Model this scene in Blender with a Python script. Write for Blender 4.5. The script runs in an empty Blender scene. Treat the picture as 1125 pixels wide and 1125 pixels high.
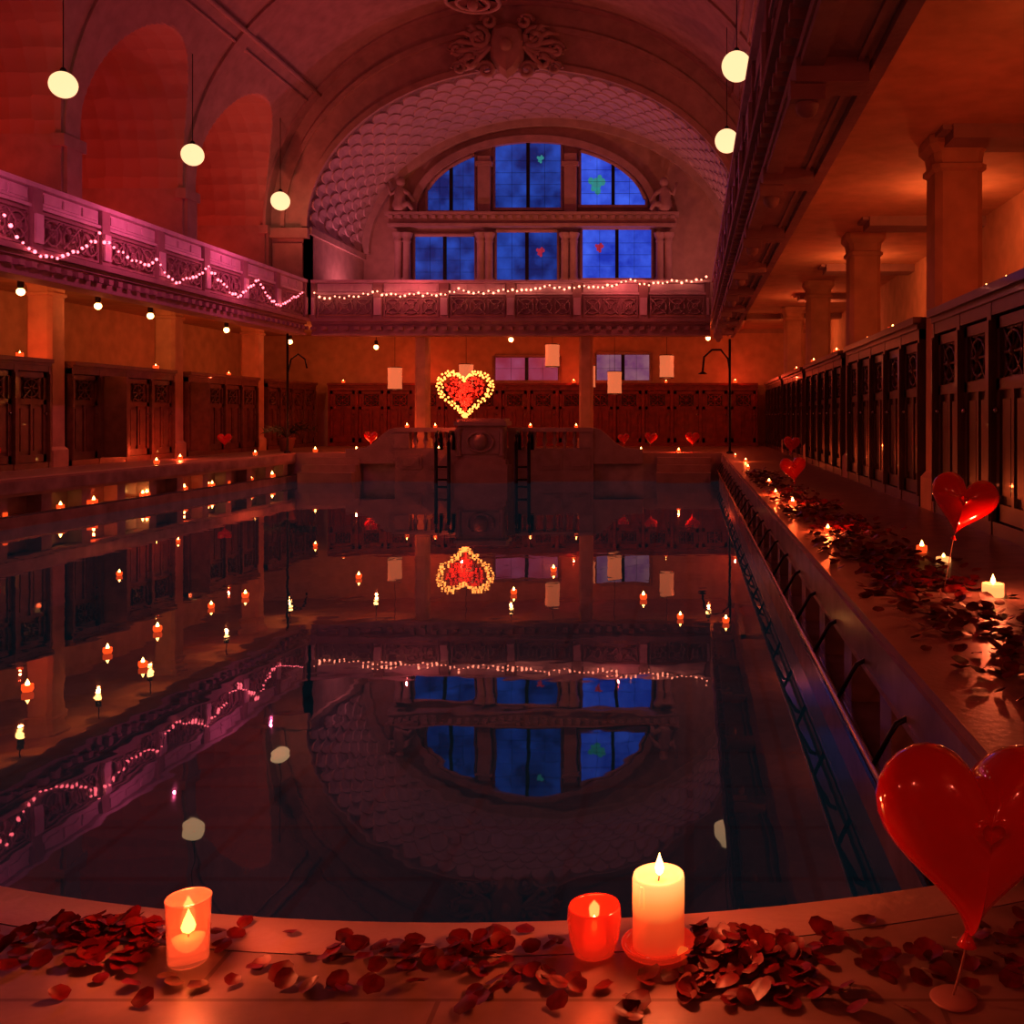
import bpy, math, random
from math import sin, cos, pi, sqrt
from mathutils import Vector, Matrix
random.seed(7)
sc = bpy.context.scene
try:
    sc.view_settings.view_transform = 'Standard'
except Exception:
    pass

# ---------------------------------------------------------------- materials
def new_mat(name):
    m = bpy.data.materials.new(name); m.use_nodes = True
    nt = m.node_tree
    return m, nt, nt.nodes['Principled BSDF']

def mat(name, col, rough=0.6, metal=0.0, var=0.15, scale=3.0, bump=0.0, bscale=20.0, emit=None, es=0.0, ior=1.5, coat=0.0, sub=0.0, trans=0.0):
    m, nt, b = new_mat(name)
    tc = nt.nodes.new('ShaderNodeTexCoord')
    n = nt.nodes.new('ShaderNodeTexNoise'); n.inputs['Scale'].default_value = scale; n.inputs['Detail'].default_value = 5
    nt.links.new(tc.outputs['Object'], n.inputs['Vector'])
    r = nt.nodes.new('ShaderNodeValToRGB')
    r.color_ramp.elements[0].position = 0.3; r.color_ramp.elements[1].position = 0.7
    r.color_ramp.elements[0].color = tuple(c*(1-var) for c in col)+(1,)
    r.color_ramp.elements[1].color = tuple(min(1, c*(1+var)) for c in col)+(1,)
    nt.links.new(n.outputs['Fac'], r.inputs['Fac'])
    nt.links.new(r.outputs['Color'], b.inputs['Base Color'])
    b.inputs['Roughness'].default_value = rough
    b.inputs['Metallic'].default_value = metal
    b.inputs['IOR'].default_value = ior
    b.inputs['Coat Weight'].default_value = coat
    b.inputs['Transmission Weight'].default_value = trans
    if sub:
        b.inputs['Subsurface Weight'].default_value = sub
        b.inputs['Subsurface Radius'].default_value = (0.05, 0.02, 0.01)
    if bump:
        n2 = nt.nodes.new('ShaderNodeTexNoise'); n2.inputs['Scale'].default_value = bscale
        nt.links.new(tc.outputs['Object'], n2.inputs['Vector'])
        bp = nt.nodes.new('ShaderNodeBump'); bp.inputs['Strength'].default_value = bump; bp.inputs['Distance'].default_value = 0.02
        nt.links.new(n2.outputs['Fac'], bp.inputs['Height'])
        nt.links.new(bp.outputs['Normal'], b.inputs['Normal'])
    if emit:
        b.inputs['Emission Color'].default_value = tuple(emit)+(1,)
        b.inputs['Emission Strength'].default_value = es
    return m

def brick_mat(name, c1, c2, mortar, bw, bh, rough=0.4, msize=0.01, bump=0.3, offset=0.5, ior=1.5):
    m, nt, b = new_mat(name)
    tc = nt.nodes.new('ShaderNodeTexCoord')
    br = nt.nodes.new('ShaderNodeTexBrick')
    br.inputs['Color1'].default_value = c1+(1,); br.inputs['Color2'].default_value = c2+(1,); br.inputs['Mortar'].default_value = mortar+(1,)
    br.inputs['Scale'].default_value = 1; br.inputs['Brick Width'].default_value = bw; br.inputs['Row Height'].default_value = bh
    br.inputs['Mortar Size'].default_value = msize; br.offset = offset
    nt.links.new(tc.outputs['Object'], br.inputs['Vector'])
    n = nt.nodes.new('ShaderNodeTexNoise'); n.inputs['Scale'].default_value = 6; n.inputs['Detail'].default_value = 10
    nt.links.new(tc.outputs['Object'], n.inputs['Vector'])
    mx = nt.nodes.new('ShaderNodeMix'); mx.data_type = 'RGBA'; mx.blend_type = 'MULTIPLY'; mx.inputs[0].default_value = 0.75
    nt.links.new(br.outputs['Color'], mx.inputs[6])
    r = nt.nodes.new('ShaderNodeValToRGB'); r.color_ramp.elements[0].position = .3; r.color_ramp.elements[1].position = .65
    r.color_ramp.elements[0].color = (.35,.35,.35,1)
    nt.links.new(n.outputs['Fac'], r.inputs['Fac']); nt.links.new(r.outputs['Color'], mx.inputs[7])
    nt.links.new(mx.outputs[2], b.inputs['Base Color'])
    b.inputs['Roughness'].default_value = rough
    b.inputs['IOR'].default_value = ior
    bp = nt.nodes.new('ShaderNodeBump'); bp.inputs['Strength'].default_value = bump; bp.inputs['Distance'].default_value = 0.01
    nt.links.new(n.outputs['Fac'], bp.inputs['Height']); nt.links.new(bp.outputs['Normal'], b.inputs['Normal'])
    return m

def emis(name, col, s):
    m, nt, b = new_mat(name)
    b.inputs['Base Color'].default_value = tuple(c*.5 for c in col)+(1,)
    b.inputs['Emission Color'].default_value = tuple(col)+(1,)
    b.inputs['Emission Strength'].default_value = s
    return m

M_plaster = mat('plaster_vault', (.36,.24,.22), .8, bump=.25, bscale=6)
M_ring = mat('stucco_arch', (.45,.33,.26), .75, bump=.3, bscale=10)
M_scale = mat('scale_stucco', (.50,.38,.36), .65)
M_wall = mat('plaster_wall', (.60,.37,.22), .8, bump=.1)
M_endwall = mat('plaster_endwall', (.42,.28,.20), .8, bump=.2, bscale=8)
M_stone = mat('carved_stone', (.42,.28,.24), .7, bump=.4, bscale=25)
M_balc = mat('balcony_plaster', (.42,.27,.28), .7, bump=.35, bscale=18)
M_balcw = mat('balcony_white_panel', (.78,.64,.72), .5)
M_marble = mat('pool_marble', (.45,.34,.32), .22, var=.35, scale=2.5, bump=.05)
M_dark = mat('dark_recess', (.03,.02,.02), .6)
M_wood = mat('cabin_wood_dark', (.048,.018,.015), .33, var=.35, scale=5, coat=.2)
M_woodL = mat('cabin_wood_warm', (.15,.065,.04), .4, var=.3, scale=5, coat=.2)
M_woodR = mat('cabin_wood_red', (.22,.025,.015), .4, var=.3, scale=5)
M_metal = mat('dark_iron', (.03,.03,.035), .35, metal=.8)
M_chrome = mat('rail_steel', (.45,.42,.42), .2, metal=1.0)
M_floor = brick_mat('deck_stone', (.36,.23,.20), (.34,.22,.19), (.20,.12,.10), .9, .6, rough=.34, msize=.005)
M_coping = mat('coping_stone', (.48,.31,.27), .36, bump=.15, bscale=30)
M_petal = mat('petal_red', (.13,.002,.004), .42, var=.6, scale=30)
M_flame = emis('flame', (1,.42,.09), 22)
M_wax = mat('candle_wax', (.85,.45,.25), .45, var=.03, emit=(1,.13,.02), es=.6, sub=.4)  # flame glow painted into the wax as even emission
M_waxhot = mat('candle_wax_painted_glow', (.9,.55,.3), .4, var=.03, emit=(1,.34,.09), es=1.5)  # stronger painted glow for wax close to a flame
M_redglass = mat('red_glass_painted_glow', (.6,.03,.015), .08, emit=(1,.035,.01), es=.26, coat=.5, trans=.45)  # candlelight inside the glass painted as red emission
M_pinkglass = mat('frosted_glass_painted_glow', (1,.42,.30), .08, emit=(1,.10,.03), es=.26, coat=.4, trans=.8)  # glow of the inner candle painted in as emission
M_redcup = mat('red_tealight_cup', (.7,.03,.01), .3, emit=(1,.07,.01), es=1.2)  # cup lit by its flame, painted as emission
M_globe = emis('globe_lamp_glass', (1,.60,.30), 1.5)
M_bulb = emis('bulb_glass', (1,.42,.12), 12)
M_lantern = emis('paper_lantern', (1,.22,.08), .65)
M_pinkbead = emis('fairy_bead_pink', (1,.12,.16), 6)
M_warmbead = emis('fairy_bead_warm', (1,.24,.14), 6)
M_heartbead = emis('heart_bead_warm', (1,.26,.045), 5)
M_heartred = emis('heart_bead_red', (1,.03,.012), 1.1)
M_balloon = mat('balloon_red', (.55,.003,.002), .11, var=.05, coat=1.0, emit=(1,.01,.003), es=.05)  # slight red glow painted into the balloon skin
M_string = mat('balloon_stick', (.45,.22,.18), .5)
M_leaf = mat('palm_leaf', (.02,.04,.02), .5)
M_pot = mat('terracotta_pot', (.25,.1,.06), .7)

# pillar candle wax: wick glow painted as emission, bright at the top, redder below
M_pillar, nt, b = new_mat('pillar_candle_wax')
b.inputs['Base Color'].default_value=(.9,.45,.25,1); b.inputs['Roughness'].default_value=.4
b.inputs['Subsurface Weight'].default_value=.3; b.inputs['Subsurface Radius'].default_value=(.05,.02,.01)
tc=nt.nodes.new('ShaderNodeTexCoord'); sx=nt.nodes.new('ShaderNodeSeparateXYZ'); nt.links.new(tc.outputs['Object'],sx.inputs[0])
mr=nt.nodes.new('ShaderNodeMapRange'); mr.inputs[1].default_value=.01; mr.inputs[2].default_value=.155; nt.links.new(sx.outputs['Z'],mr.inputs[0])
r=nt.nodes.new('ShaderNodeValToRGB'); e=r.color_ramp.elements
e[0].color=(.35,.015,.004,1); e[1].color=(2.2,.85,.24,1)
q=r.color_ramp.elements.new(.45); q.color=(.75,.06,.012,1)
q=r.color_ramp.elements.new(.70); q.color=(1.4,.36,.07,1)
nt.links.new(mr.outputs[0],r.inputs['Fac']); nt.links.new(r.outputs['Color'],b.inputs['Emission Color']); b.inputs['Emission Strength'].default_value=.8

def scale_bump_mat(name, col):
    m, nt, b = new_mat(name)
    tc = nt.nodes.new('ShaderNodeTexCoord')
    v = nt.nodes.new('ShaderNodeTexVoronoi'); v.inputs['Scale'].default_value = 2.2; v.inputs['Randomness'].default_value = .15
    nt.links.new(tc.outputs['Object'], v.inputs['Vector'])
    bp = nt.nodes.new('ShaderNodeBump'); bp.inputs['Strength'].default_value = .9; bp.inputs['Distance'].default_value = .10
    nt.links.new(v.outputs['Distance'], bp.inputs['Height']); nt.links.new(bp.outputs['Normal'], b.inputs['Normal'])
    b.inputs['Base Color'].default_value = col+(1,); b.inputs['Roughness'].default_value = .75
    return m
M_niche = scale_bump_mat('niche_scaled_plaster', (.40,.22,.18))

def window_mat(name, ca, cb, s):
    m, nt, b = new_mat(name)
    tc = nt.nodes.new('ShaderNodeTexCoord')
    n = nt.nodes.new('ShaderNodeTexNoise'); n.inputs['Scale'].default_value = 1.3; n.inputs['Detail'].default_value = 4
    nt.links.new(tc.outputs['Object'], n.inputs['Vector'])
    r = nt.nodes.new('ShaderNodeValToRGB'); r.color_ramp.elements[0].position = .35; r.color_ramp.elements[1].position = .68
    r.color_ramp.elements[0].color = ca+(1,); r.color_ramp.elements[1].color = cb+(1,)
    nt.links.new(n.outputs['Fac'], r.inputs['Fac'])
    nt.links.new(r.outputs['Color'], b.inputs['Emission Color'])
    b.inputs['Emission Strength'].default_value = s
    b.inputs['Base Color'].default_value = (.01,.02,.08,1); b.inputs['Roughness'].default_value = .2
    return m
M_blue = window_mat('dusk_blue_glass', (.004,.012,.11), (.016,.06,.42), 1.0)
M_blueR = window_mat('dusk_blue_glass_bright', (.01,.03,.42), (.05,.12,.85), 1.0)
M_pinkw = window_mat('stained_pink_glass', (.4,.03,.07), (.5,.08,.18), .6)
M_purpw = window_mat('stained_violet_glass', (.25,.05,.2), (.6,.25,.30), .5)
M_accR = emis('stained_red_glass', (.5,.03,.08), .5)
M_accG = emis('stained_green_glass', (.04,.35,.35), .6)

# water (deep pool, faint blue glow painted in as emission)
M_water, nt, b = new_mat('pool_water')
b.inputs['Roughness'].default_value = .015; b.inputs['IOR'].default_value = 1.45
tc = nt.nodes.new('ShaderNodeTexCoord')
br = nt.nodes.new('ShaderNodeTexBrick'); br.offset = 0
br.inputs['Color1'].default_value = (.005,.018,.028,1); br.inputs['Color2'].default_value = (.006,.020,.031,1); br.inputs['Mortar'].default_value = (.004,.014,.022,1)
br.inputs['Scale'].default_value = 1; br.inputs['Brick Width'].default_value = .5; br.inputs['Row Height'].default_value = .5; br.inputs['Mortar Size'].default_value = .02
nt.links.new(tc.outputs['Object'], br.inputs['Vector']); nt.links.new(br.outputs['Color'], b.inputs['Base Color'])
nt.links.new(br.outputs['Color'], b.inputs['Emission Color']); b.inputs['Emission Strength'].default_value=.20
n = nt.nodes.new('ShaderNodeTexNoise'); n.inputs['Scale'].default_value = 1.8; n.inputs['Detail'].default_value = 2
nt.links.new(tc.outputs['Object'], n.inputs['Vector'])
bp = nt.nodes.new('ShaderNodeBump'); bp.inputs['Strength'].default_value = .08; bp.inputs['Distance'].default_value = .02
nt.links.new(n.outputs['Fac'], bp.inputs['Height']); nt.links.new(bp.outputs['Normal'], b.inputs['Normal'])

# ---------------------------------------------------------------- mesh builder
class MB:
    def __init__(s): s.v=[]; s.f=[]; s.m=[]; s.mats=[]; s.sm=[]; s.T=None
    def mi(s, m):
        if m not in s.mats: s.mats.append(m)
        return s.mats.index(m)
    def add(s, vs, fs, m, smooth=False):
        o=len(s.v)
        for p in vs: s.v.append(tuple(s.T(*p)) if s.T else tuple(p))
        k=s.mi(m)
        for f in fs: s.f.append([i+o for i in f]); s.m.append(k); s.sm.append(smooth)
    def box(s,x0,x1,y0,y1,z0,z1,m):
        vs=[(x0,y0,z0),(x1,y0,z0),(x1,y1,z0),(x0,y1,z0),(x0,y0,z1),(x1,y0,z1),(x1,y1,z1),(x0,y1,z1)]
        s.add(vs,[(0,3,2,1),(4,5,6,7),(0,1,5,4),(1,2,6,5),(2,3,7,6),(3,0,4,7)],m)
    def lathe(s,prof,c,m,seg=20,smooth=True):
        vs=[];fs=[]
        for r,z in prof:
            for k in range(seg):
                a=2*pi*k/seg; vs.append((c[0]+r*cos(a),c[1]+r*sin(a),c[2]+z))
        for i in range(len(prof)-1):
            for k in range(seg):
                k2=(k+1)%seg; fs.append((i*seg+k,i*seg+k2,(i+1)*seg+k2,(i+1)*seg+k))
        s.add(vs,fs,m,smooth)
    def sph(s,c,r,m,seg=8,rings=5,sz=1.0):
        s.lathe([(max(1e-4,r*sin(pi*i/rings)),-r*sz*cos(pi*i/rings)) for i in range(rings+1)],c,m,seg)
    def tube(s,pts,r,m,seg=8):
        pts=[Vector(p) for p in pts]; vs=[];fs=[]
        for i,p in enumerate(pts):
            a=pts[max(0,i-1)]; b_=pts[min(len(pts)-1,i+1)]
            t=(b_-a).normalized(); up=Vector((0,0,1)) if abs(t.z)<.9 else Vector((0,1,0))
            u=t.cross(up).normalized(); w=u.cross(t)
            rr=r[i] if isinstance(r,(list,tuple)) else r
            for k in range(seg):
                q=p+rr*(cos(2*pi*k/seg)*u+sin(2*pi*k/seg)*w); vs.append(tuple(q))
        for i in range(len(pts)-1):
            for k in range(seg):
                k2=(k+1)%seg; fs.append((i*seg+k,i*seg+k2,(i+1)*seg+k2,(i+1)*seg+k))
        fs.append(tuple(range(seg))); fs.append(tuple(range((len(pts)-1)*seg,len(pts)*seg)))
        s.add(vs,fs,m,True)
    def obj(s,name,parent=None):
        me=bpy.data.meshes.new(name); me.from_pydata(s.v,[],s.f)
        for m in s.mats: me.materials.append(m)
        me.polygons.foreach_set('material_index',s.m); me.polygons.foreach_set('use_smooth',s.sm); me.update()
        o=bpy.data.objects.new(name,me); sc.collection.objects.link(o)
        if parent: o.parent=parent
        return o

def plight(name,loc,col,W,r=.1,parent=None):
    l=bpy.data.lights.new(name,'POINT'); l.color=col; l.energy=W; l.shadow_soft_size=r
    o=bpy.data.objects.new(name,l); o.location=loc; sc.collection.objects.link(o)
    if parent: o.parent=parent
    return o
def spot(name,loc,tgt,col,W,ang=90,r=.2,parent=None):
    l=bpy.data.lights.new(name,'SPOT'); l.color=col; l.energy=W; l.spot_size=math.radians(ang); l.spot_blend=.8; l.shadow_soft_size=r
    o=bpy.data.objects.new(name,l); o.location=loc; sc.collection.objects.link(o)
    o.rotation_euler=(Vector(tgt)-Vector(loc)).to_track_quat('-Z','Y').to_euler()
    if parent: o.parent=parent
    return o

# ---------------------------------------------------------------- dimensions
XL,XR=-11.2,.93       # pool sides
YF=28.5               # pool far edge
CX=-5.0
WATER=-.8
YE=35.7               # end wall
YA=30.5               # arch face
LW,RW=-15.6,4.6       # lower side walls
Y0=-3.0

def near_edge(x):
    dx=x+.5; k=.15; a=abs(dx)
    if a<1.6: return 2.1+k*a*a
    return 2.1+k*1.6*1.6+.25*(1-math.exp(-(a-1.6)*1.9))

f=MB()
f.box(XR+.28,RW,Y0,YE,-.32,0,M_floor)
f.box(LW,XL-.28,Y0,YE,-.32,0,M_floor)
f.box(XL-.28,XR+.28,YF+.28,YE,-.32,0,M_floor)
f.box(XR,XR+.28,2.0,YF,-.30,.0,M_coping)
f.box(XL-.28,XL,2.0,YF,-.30,.0,M_coping)
f.box(XL-.28,XR+.28,YF,YF+.28,-.30,.0,M_coping)
xs=[XL-.28+ (XR+.28-XL+.28)*i/160 for i in range(161)]
vs=[]
for x in xs:
    e=near_edge(x)
    vs+= [(x,Y0,0),(x,e-.16,0),(x,e-.156,0),(x,e-.025,.0),(x,e,-.02),(x,e,-1.2)]
f.add(vs,[(i*6,i*6+6,i*6+7,i*6+1) for i in range(160)],M_floor)
f.add([(v[0],v[1],v[2]-.004) for v in vs],[(i*6+1,i*6+7,i*6+8,i*6+2) for i in range(160)],M_dark)
f.add(vs,[(i*6+j,i*6+6+j,i*6+7+j,i*6+1+j) for i in range(160) for j in (2,3,4)],M_coping,True)
f.obj('floor')

def gutter(name, T, L0, L1):
    g=MB(); g.T=T
    g.box(L0,L1,-.40,-.28,-1.3,-.301,M_marble)
    g.box(L0,L1,-.28,.10,-1.3,-.62,M_marble)
    g.box(L0,L1,.04,.10,-.62,-.585,M_chrome)
    g.box(L0,L1,-.012,.02,-.24,-.04,M_marble)
    u=L0+.4
    while u<L1:
        g.box(u,u+.28,-.28,-.02,-.62,-.30,M_marble)
        u+=1.15
    return g.obj(name)
gutter('pool_wall_right',lambda u,n,w:(XR-n,u,w),2.0,YF-.02)
gutter('pool_wall_left',lambda u,n,w:(XL+n,u,w),2.0,YF-.02)
w=MB(); w.box(XL-.28,XR+.28,YF+.0,YF+.28,-1.3,-.301,M_marble); w.obj('pool_wall_far')

r=MB()
r.tube([(XR-.16,3.2+i*1.0,-.42) for i in range(25)],.018,M_chrome)
for i in range(25):
    r.tube([(XR+.02,3.2+i,-.2),(XR-.06,3.2+i,-.24),(XR-.16,3.2+i,-.42),(XR-.08,3.2+i,-.585)],.014,M_metal,6)
r.obj('pool_hand_rail')

wt=MB(); wt.add([(XL+.10,1.7,WATER),(XR-.10,1.7,WATER),(XR-.10,YF,WATER),(XL+.10,YF,WATER)],[(0,1,2,3)],M_water); wt.obj('pool_water')

# ---------------------------------------------------------------- walls
def simple(name,*boxes):
    g=MB()
    for b_ in boxes: g.box(*b_)
    return g.obj(name)
simple('wall_left',(LW-.2,LW,Y0,YE,-.3,3.95,M_wall))
simple('wall_right',(RW,RW+.2,Y0,YE,-.3,4.15,M_wall))
simple('wall_end',(-16.4,5.8,YE,YE+.2,-.3,4.0,M_wall),(-16.4,5.8,YE,YE+.2,4.0,14,M_endwall))
simple('wall_near',(-16.4,5.8,Y0-.2,Y0,-.3,14,M_plaster))

# ---------------------------------------------------------------- vault
SP=6.8
def main_h(x):
    t=(x-CX)/7.8
    return SP+6.8*sqrt(max(0,1-t*t))
piers=[YA-4.9*i for i in range(0,8)]
bays=[(piers[i]-2.45) for i in range(0,7)]
r_b=2.15; LR=3.2
def lun(y):
    for yc in bays:
        if abs(y-yc)<=r_b+1e-6: return SP+LR*sqrt(max(0,1-((y-yc)/r_b)**2))
    return None
Ys=[YA]
for bi,yc in enumerate(bays):
    ny=48 if bi<5 else 16
    Ys+= [yc+r_b+.002]
    Ys+= [yc+r_b*cos(pi*i/ny) for i in range(ny+1)]
    Ys+= [yc-r_b-.002]
Ys.append(Y0-.1)
Xs=[CX+7.8*cos(pi*i/260) for i in range(261)]
XX=[-16.0,-12.802]+sorted(Xs)+[2.802,5.8]
vs=[]
v=MB()
for i,x in enumerate(XX):
    for j,y in enumerate(Ys):
        l=lun(y)
        if abs(x-CX)>7.8001: z=l if l else 4.0
        else:
            z=main_h(x)
            if l: z=max(z,l)
        vs.append((x,y,z))
NJ=len(Ys); fm=[];fn=[]
for i in range(len(XX)-1):
    for j in range(NJ-1):
        q=(i*NJ+j,i*NJ+j+1,(i+1)*NJ+j+1,(i+1)*NJ+j)
        xm=(XX[i]+XX[i+1])/2; ym=(Ys[j]+Ys[j+1])/2; l=lun(ym)
        if abs(xm-CX)>7.8001:
            (fn if l else fm).append(q)
        elif l and l>main_h(xm): fn.append(q)
        else: fm.append(q)
v.add(vs,fm,M_plaster,False); v.add(vs,fn,M_niche,False)
v.obj('ceiling')
simple('wall_gallery_left',(-16.2,-15.99,Y0,YE,4.0,10,M_niche))
simple('wall_gallery_right',(5.75,5.95,Y0,YE,4.2,10,M_niche))

def arc_band(g,a0,b0,a1,b1,y0,y1,m,n=56,t0=0,t1=pi,cx=CX,cz=SP):
    vs=[];fs=[]
    for i in range(n+1):
        t=t0+(t1-t0)*i/n
        c,s_=cos(t),sin(t)
        vs+=[(cx+a0*c,y0,cz+b0*s_),(cx+a1*c,y0,cz+b1*s_),(cx+a1*c,y1,cz+b1*s_),(cx+a0*c,y1,cz+b0*s_)]
    for i in range(n):
        for k in range(4):
            k2=(k+1)%4; fs.append((i*4+k,i*4+k2,i*4+4+k2,i*4+4+k))
    fs+=[(0,1,2,3),(n*4,n*4+1,n*4+2,n*4+3)]
    g.add(vs,fs,m)
A=MB()
arc_band(A,6.6,4.8,8.0,7.0,YA,YA+.4,M_ring)
arc_band(A,6.6,4.8,6.78,4.99,YA-.12,YA,M_ring)
arc_band(A,7.3,5.95,7.42,6.12,YA-.10,YA,M_ring)
arc_band(A,6.6,4.8,6.75,4.95,YA,YE,M_scale)
for xa,xb in ((-12.8,-11.6),(1.6,2.8)):
    A.box(xa,xb,YA,YA+.4,4.0,SP,M_ring)
    A.box(xa+.15,xb-.15,YA-.08,YA,4.2,SP-.5,M_ring)
    A.box(xa-.05,xb+.05,YA-.2,YA,SP-.35,SP-.05,M_ring)
A.box(-11.75,-11.6,YA,YE,4.0,SP,M_ring); A.box(1.6,1.75,YA,YE,4.0,SP,M_ring)
A.box(-11.6,-11.5,YA,YE,SP-.2,SP,M_ring)
arc_band(A,6.35,4.55,6.6,4.8,YE-.25,YE,M_ring)
N=34; rows=8
dy=(YE-.3-YA-.1)/rows
for rI in range(rows):
    yb=YA+.1+rI*dy
    for k in range(N):
        tc_=(k+.5*(rI%2)+.25)/N*pi
        if tc_<.03 or tc_>pi-.03: continue
        dt=pi/N*.48
        vs=[];nn=10
        def P(t,y,off):
            return (CX+(6.6-off)*cos(t),y,SP+(4.8-off)*sin(t))
        vs.append(P(tc_,yb+dy*.5,.03))
        for q in range(nn+1):
            an=pi*q/nn
            vs.append(P(tc_+dt*cos(an),yb+dy*.75-dy*.75*sin(an),.045))
        base=len(vs)
        for q in range(nn+1):
            an=pi*q/nn
            vs.append(P(tc_+dt*1.02*cos(an),yb+dy*.75-dy*.78*sin(an),.0))
        vs.append(P(tc_,yb+dy*1.0,.0))
        fs=[(0,q+1,q+2) for q in range(nn)]+[(q+1,base+q,base+q+1,q+2) for q in range(nn)]+[(0,1,len(vs)-1),(0,nn+1,len(vs)-1)]
        A.add(vs,fs,M_scale)
A.obj('trim_1')
t=MB()
for sgn in (-1,1):
    x=CX+sgn*6.25; z=main_h(x)
    t.tube([(x,Y0,z-.05),(x,YA,z-.05)],.07,M_plaster)
    t.tube([(x+sgn*.25,Y0,z-.33),(x+sgn*.25,YA,z-.33)],.04,M_plaster)
for yp in piers[:6]:
    arc_band(t,7.74,6.74,7.82,6.82,yp-.25 if yp<YA else yp-.4,yp+.25 if yp<YA else yp,M_plaster)
    for x0,x1 in ((-12.95,-12.68),(2.68,2.95)):
        t.box(x0,x1,yp-.38,yp+.38 if yp<YA else yp-.02,SP-.25,SP,M_plaster)
        t.box(x0+.02,x1-.02,yp-.25,yp+.25 if yp<YA else yp-.02,4.1,SP-.25,M_plaster)
t.obj('trim_2')

# cartouche
c=MB(); cx,cy,cz=-5.5,YA-.2,12.1
pts=[(-.42,.75),(0,.85),(.42,.75),(.55,.3),(.5,-.25),(.25,-.65),(0,-.85),(-.25,-.65),(-.5,-.25),(-.55,.3)]
vs=[(cx+p[0],cy,cz+p[1]) for p in pts]+[(cx+p[0]*.75,cy-.18,cz+p[1]*.78) for p in pts]+[(cx,cy-.26,cz)]
n=len(pts)
fs=[(i,(i+1)%n,n+(i+1)%n,n+i) for i in range(n)]+[(n+i,n+(i+1)%n,2*n) for i in range(n)]
c.add(vs,fs,M_ring,False)
for sg in (-1,1):
    for (ox,oz,R,tn,w_) in ((.85,.35,.38,1.6,.10),(1.1,-.3,.34,1.5,.09),(.62,-.62,.28,1.4,.08),(1.5,.0,.26,1.5,.07),(.55,.85,.25,1.3,.08),(1.45,-.55,.22,1.3,.06)):
        pl=[]
        for i in range(22):
            a=i/21*tn*2*pi; rr=R*(1-i/26)
            pl.append((cx+sg*(ox+rr*cos(a)),cy-.05-.004*i,cz+oz+rr*sin(a)))
        c.tube(pl,w_,M_ring,6)
    for k in range(6):
        a=-.9+k*.36
        c.tube([(cx+sg*.5,cy-.05,cz+.1),(cx+sg*(.5+.9*cos(a)),cy-.12,cz+.1+.8*sin(a)),(cx+sg*(.5+1.25*cos(a)),cy-.02,cz+.05+.85*sin(a))],[.06,.09,.02],M_ring,6)
c.sph((cx,cy-.22,cz+.1),.2,M_ring,12,8)
c.obj('cartouche_ornament')

# ---------------------------------------------------------------- galleries
simple('gallery_floor_left',(-16.0,XL-.45,Y0,YE,3.9,4.02,M_wall))
simple('gallery_floor_right',(1.3,5.75,Y0,YE,4.15,4.27,M_wall))
simple('gallery_floor_far',(XL-.44,1.29,YF+.8,YE,3.9,4.02,M_wall))

def balcony(name,T,L0,L1,depth,ulen=2.05,brk=False):
    g=MB(); g.T=T
    g.box(L0,L1,-depth,0,3.45,3.72,M_balc)
    g.box(L0,L1,-depth-.0,.05,3.40,3.47,M_balc)
    g.box(L0,L1,-.3,.06,3.72,3.80,M_balc)
    if brk:
        g.box(L0,L1,-depth,-depth+.12,3.47,4.15,M_balc)
        g.box(L0,L1,-.12,.03,3.34,3.40,M_balc)
        g.box(L0,L1,-depth,-depth+.10,3.33,3.40,M_balc)
        g.box(L0,L1,-depth-.06,-depth,3.46,3.56,M_balc)
        g.box(L0,L1,-depth-.10,-depth,3.98,4.14,M_balc)
        g.box(L0,L1,-depth+.16,-depth+.20,3.37,3.40,M_balc)
        u=L0+.8
        while u<L1-.3:
            g.box(u,u+.30,-depth+.12,.06,3.24,3.40,M_balc)
            g.box(u+.05,u+.25,-.14,.09,3.14,3.26,M_balc)
            g.sph((u+.15,-.03,3.12),.08,M_balc,10,6)
            u+=2.9
    u=L0
    while u<L1-.1:
        g.box(u,u+.14,0,.12,3.56,3.66,M_balc)
        u+=.32
    g.box(L0,L1,-.3,.14,3.80,3.90,M_balc)
    g.box(L0,L1,-.16,-.02,3.90,5.0,M_balc)
    g.box(L0,L1,-.2,.05,4.60,4.66,M_balcw)
    g.box(L0,L1,-.22,.10,4.94,5.02,M_balcw)
    nseg=max(1,int(round((L1-L0)/ulen))); du=(L1-L0)/nseg
    for i in range(nseg+1):
        u=L0+i*du; ua=max(L0,u-.13); ub=min(L1,u+.13)
        g.box(ua,ub,-.02,.07,3.90,4.94,M_balc)
        g.box(ua+.03,ub-.03,.07,.11,4.0,4.5,M_balcw)
    for i in range(nseg):
        a=L0+i*du+.17; b_=L0+(i+1)*du-.17
        g.box(a,b_,-.02,.012,4.68,4.92,M_balcw)
        h3=(b_-a)/3
        for k in range(3):
            g.box(a+k*h3+.05,a+(k+1)*h3-.05,.012,.035,4.73,4.88,M_balcw)
        for q in ((a,b_,3.94,3.98),(a,b_,4.52,4.56),(a,a+.04,3.98,4.52),(b_-.04,b_,3.98,4.52)):
            g.box(q[0],q[1],-.02,.03,q[2],q[3],M_balc)
        for k in range(3):
            ca=a+(k+.5)*h3; w_=h3*.42; hz=.22
            ring=[(ca+w_*cos(x*pi/8),.02,4.25+hz*sin(x*pi/8)) for x in range(17)]
            g.tube(ring,.022,M_balc,5)
            g.tube([(ca-w_,.02,4.03),(ca,.03,4.25),(ca+w_,.02,4.47)],.02,M_balc,5)
            g.tube([(ca+w_,.02,4.03),(ca,.03,4.25),(ca-w_,.02,4.47)],.02,M_balc,5)
            g.tube([(ca+.07*cos(x*pi/4),.03,4.25+.07*sin(x*pi/4)) for x in range(9)],.025,M_balc,5)
    return g.obj(name)
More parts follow.
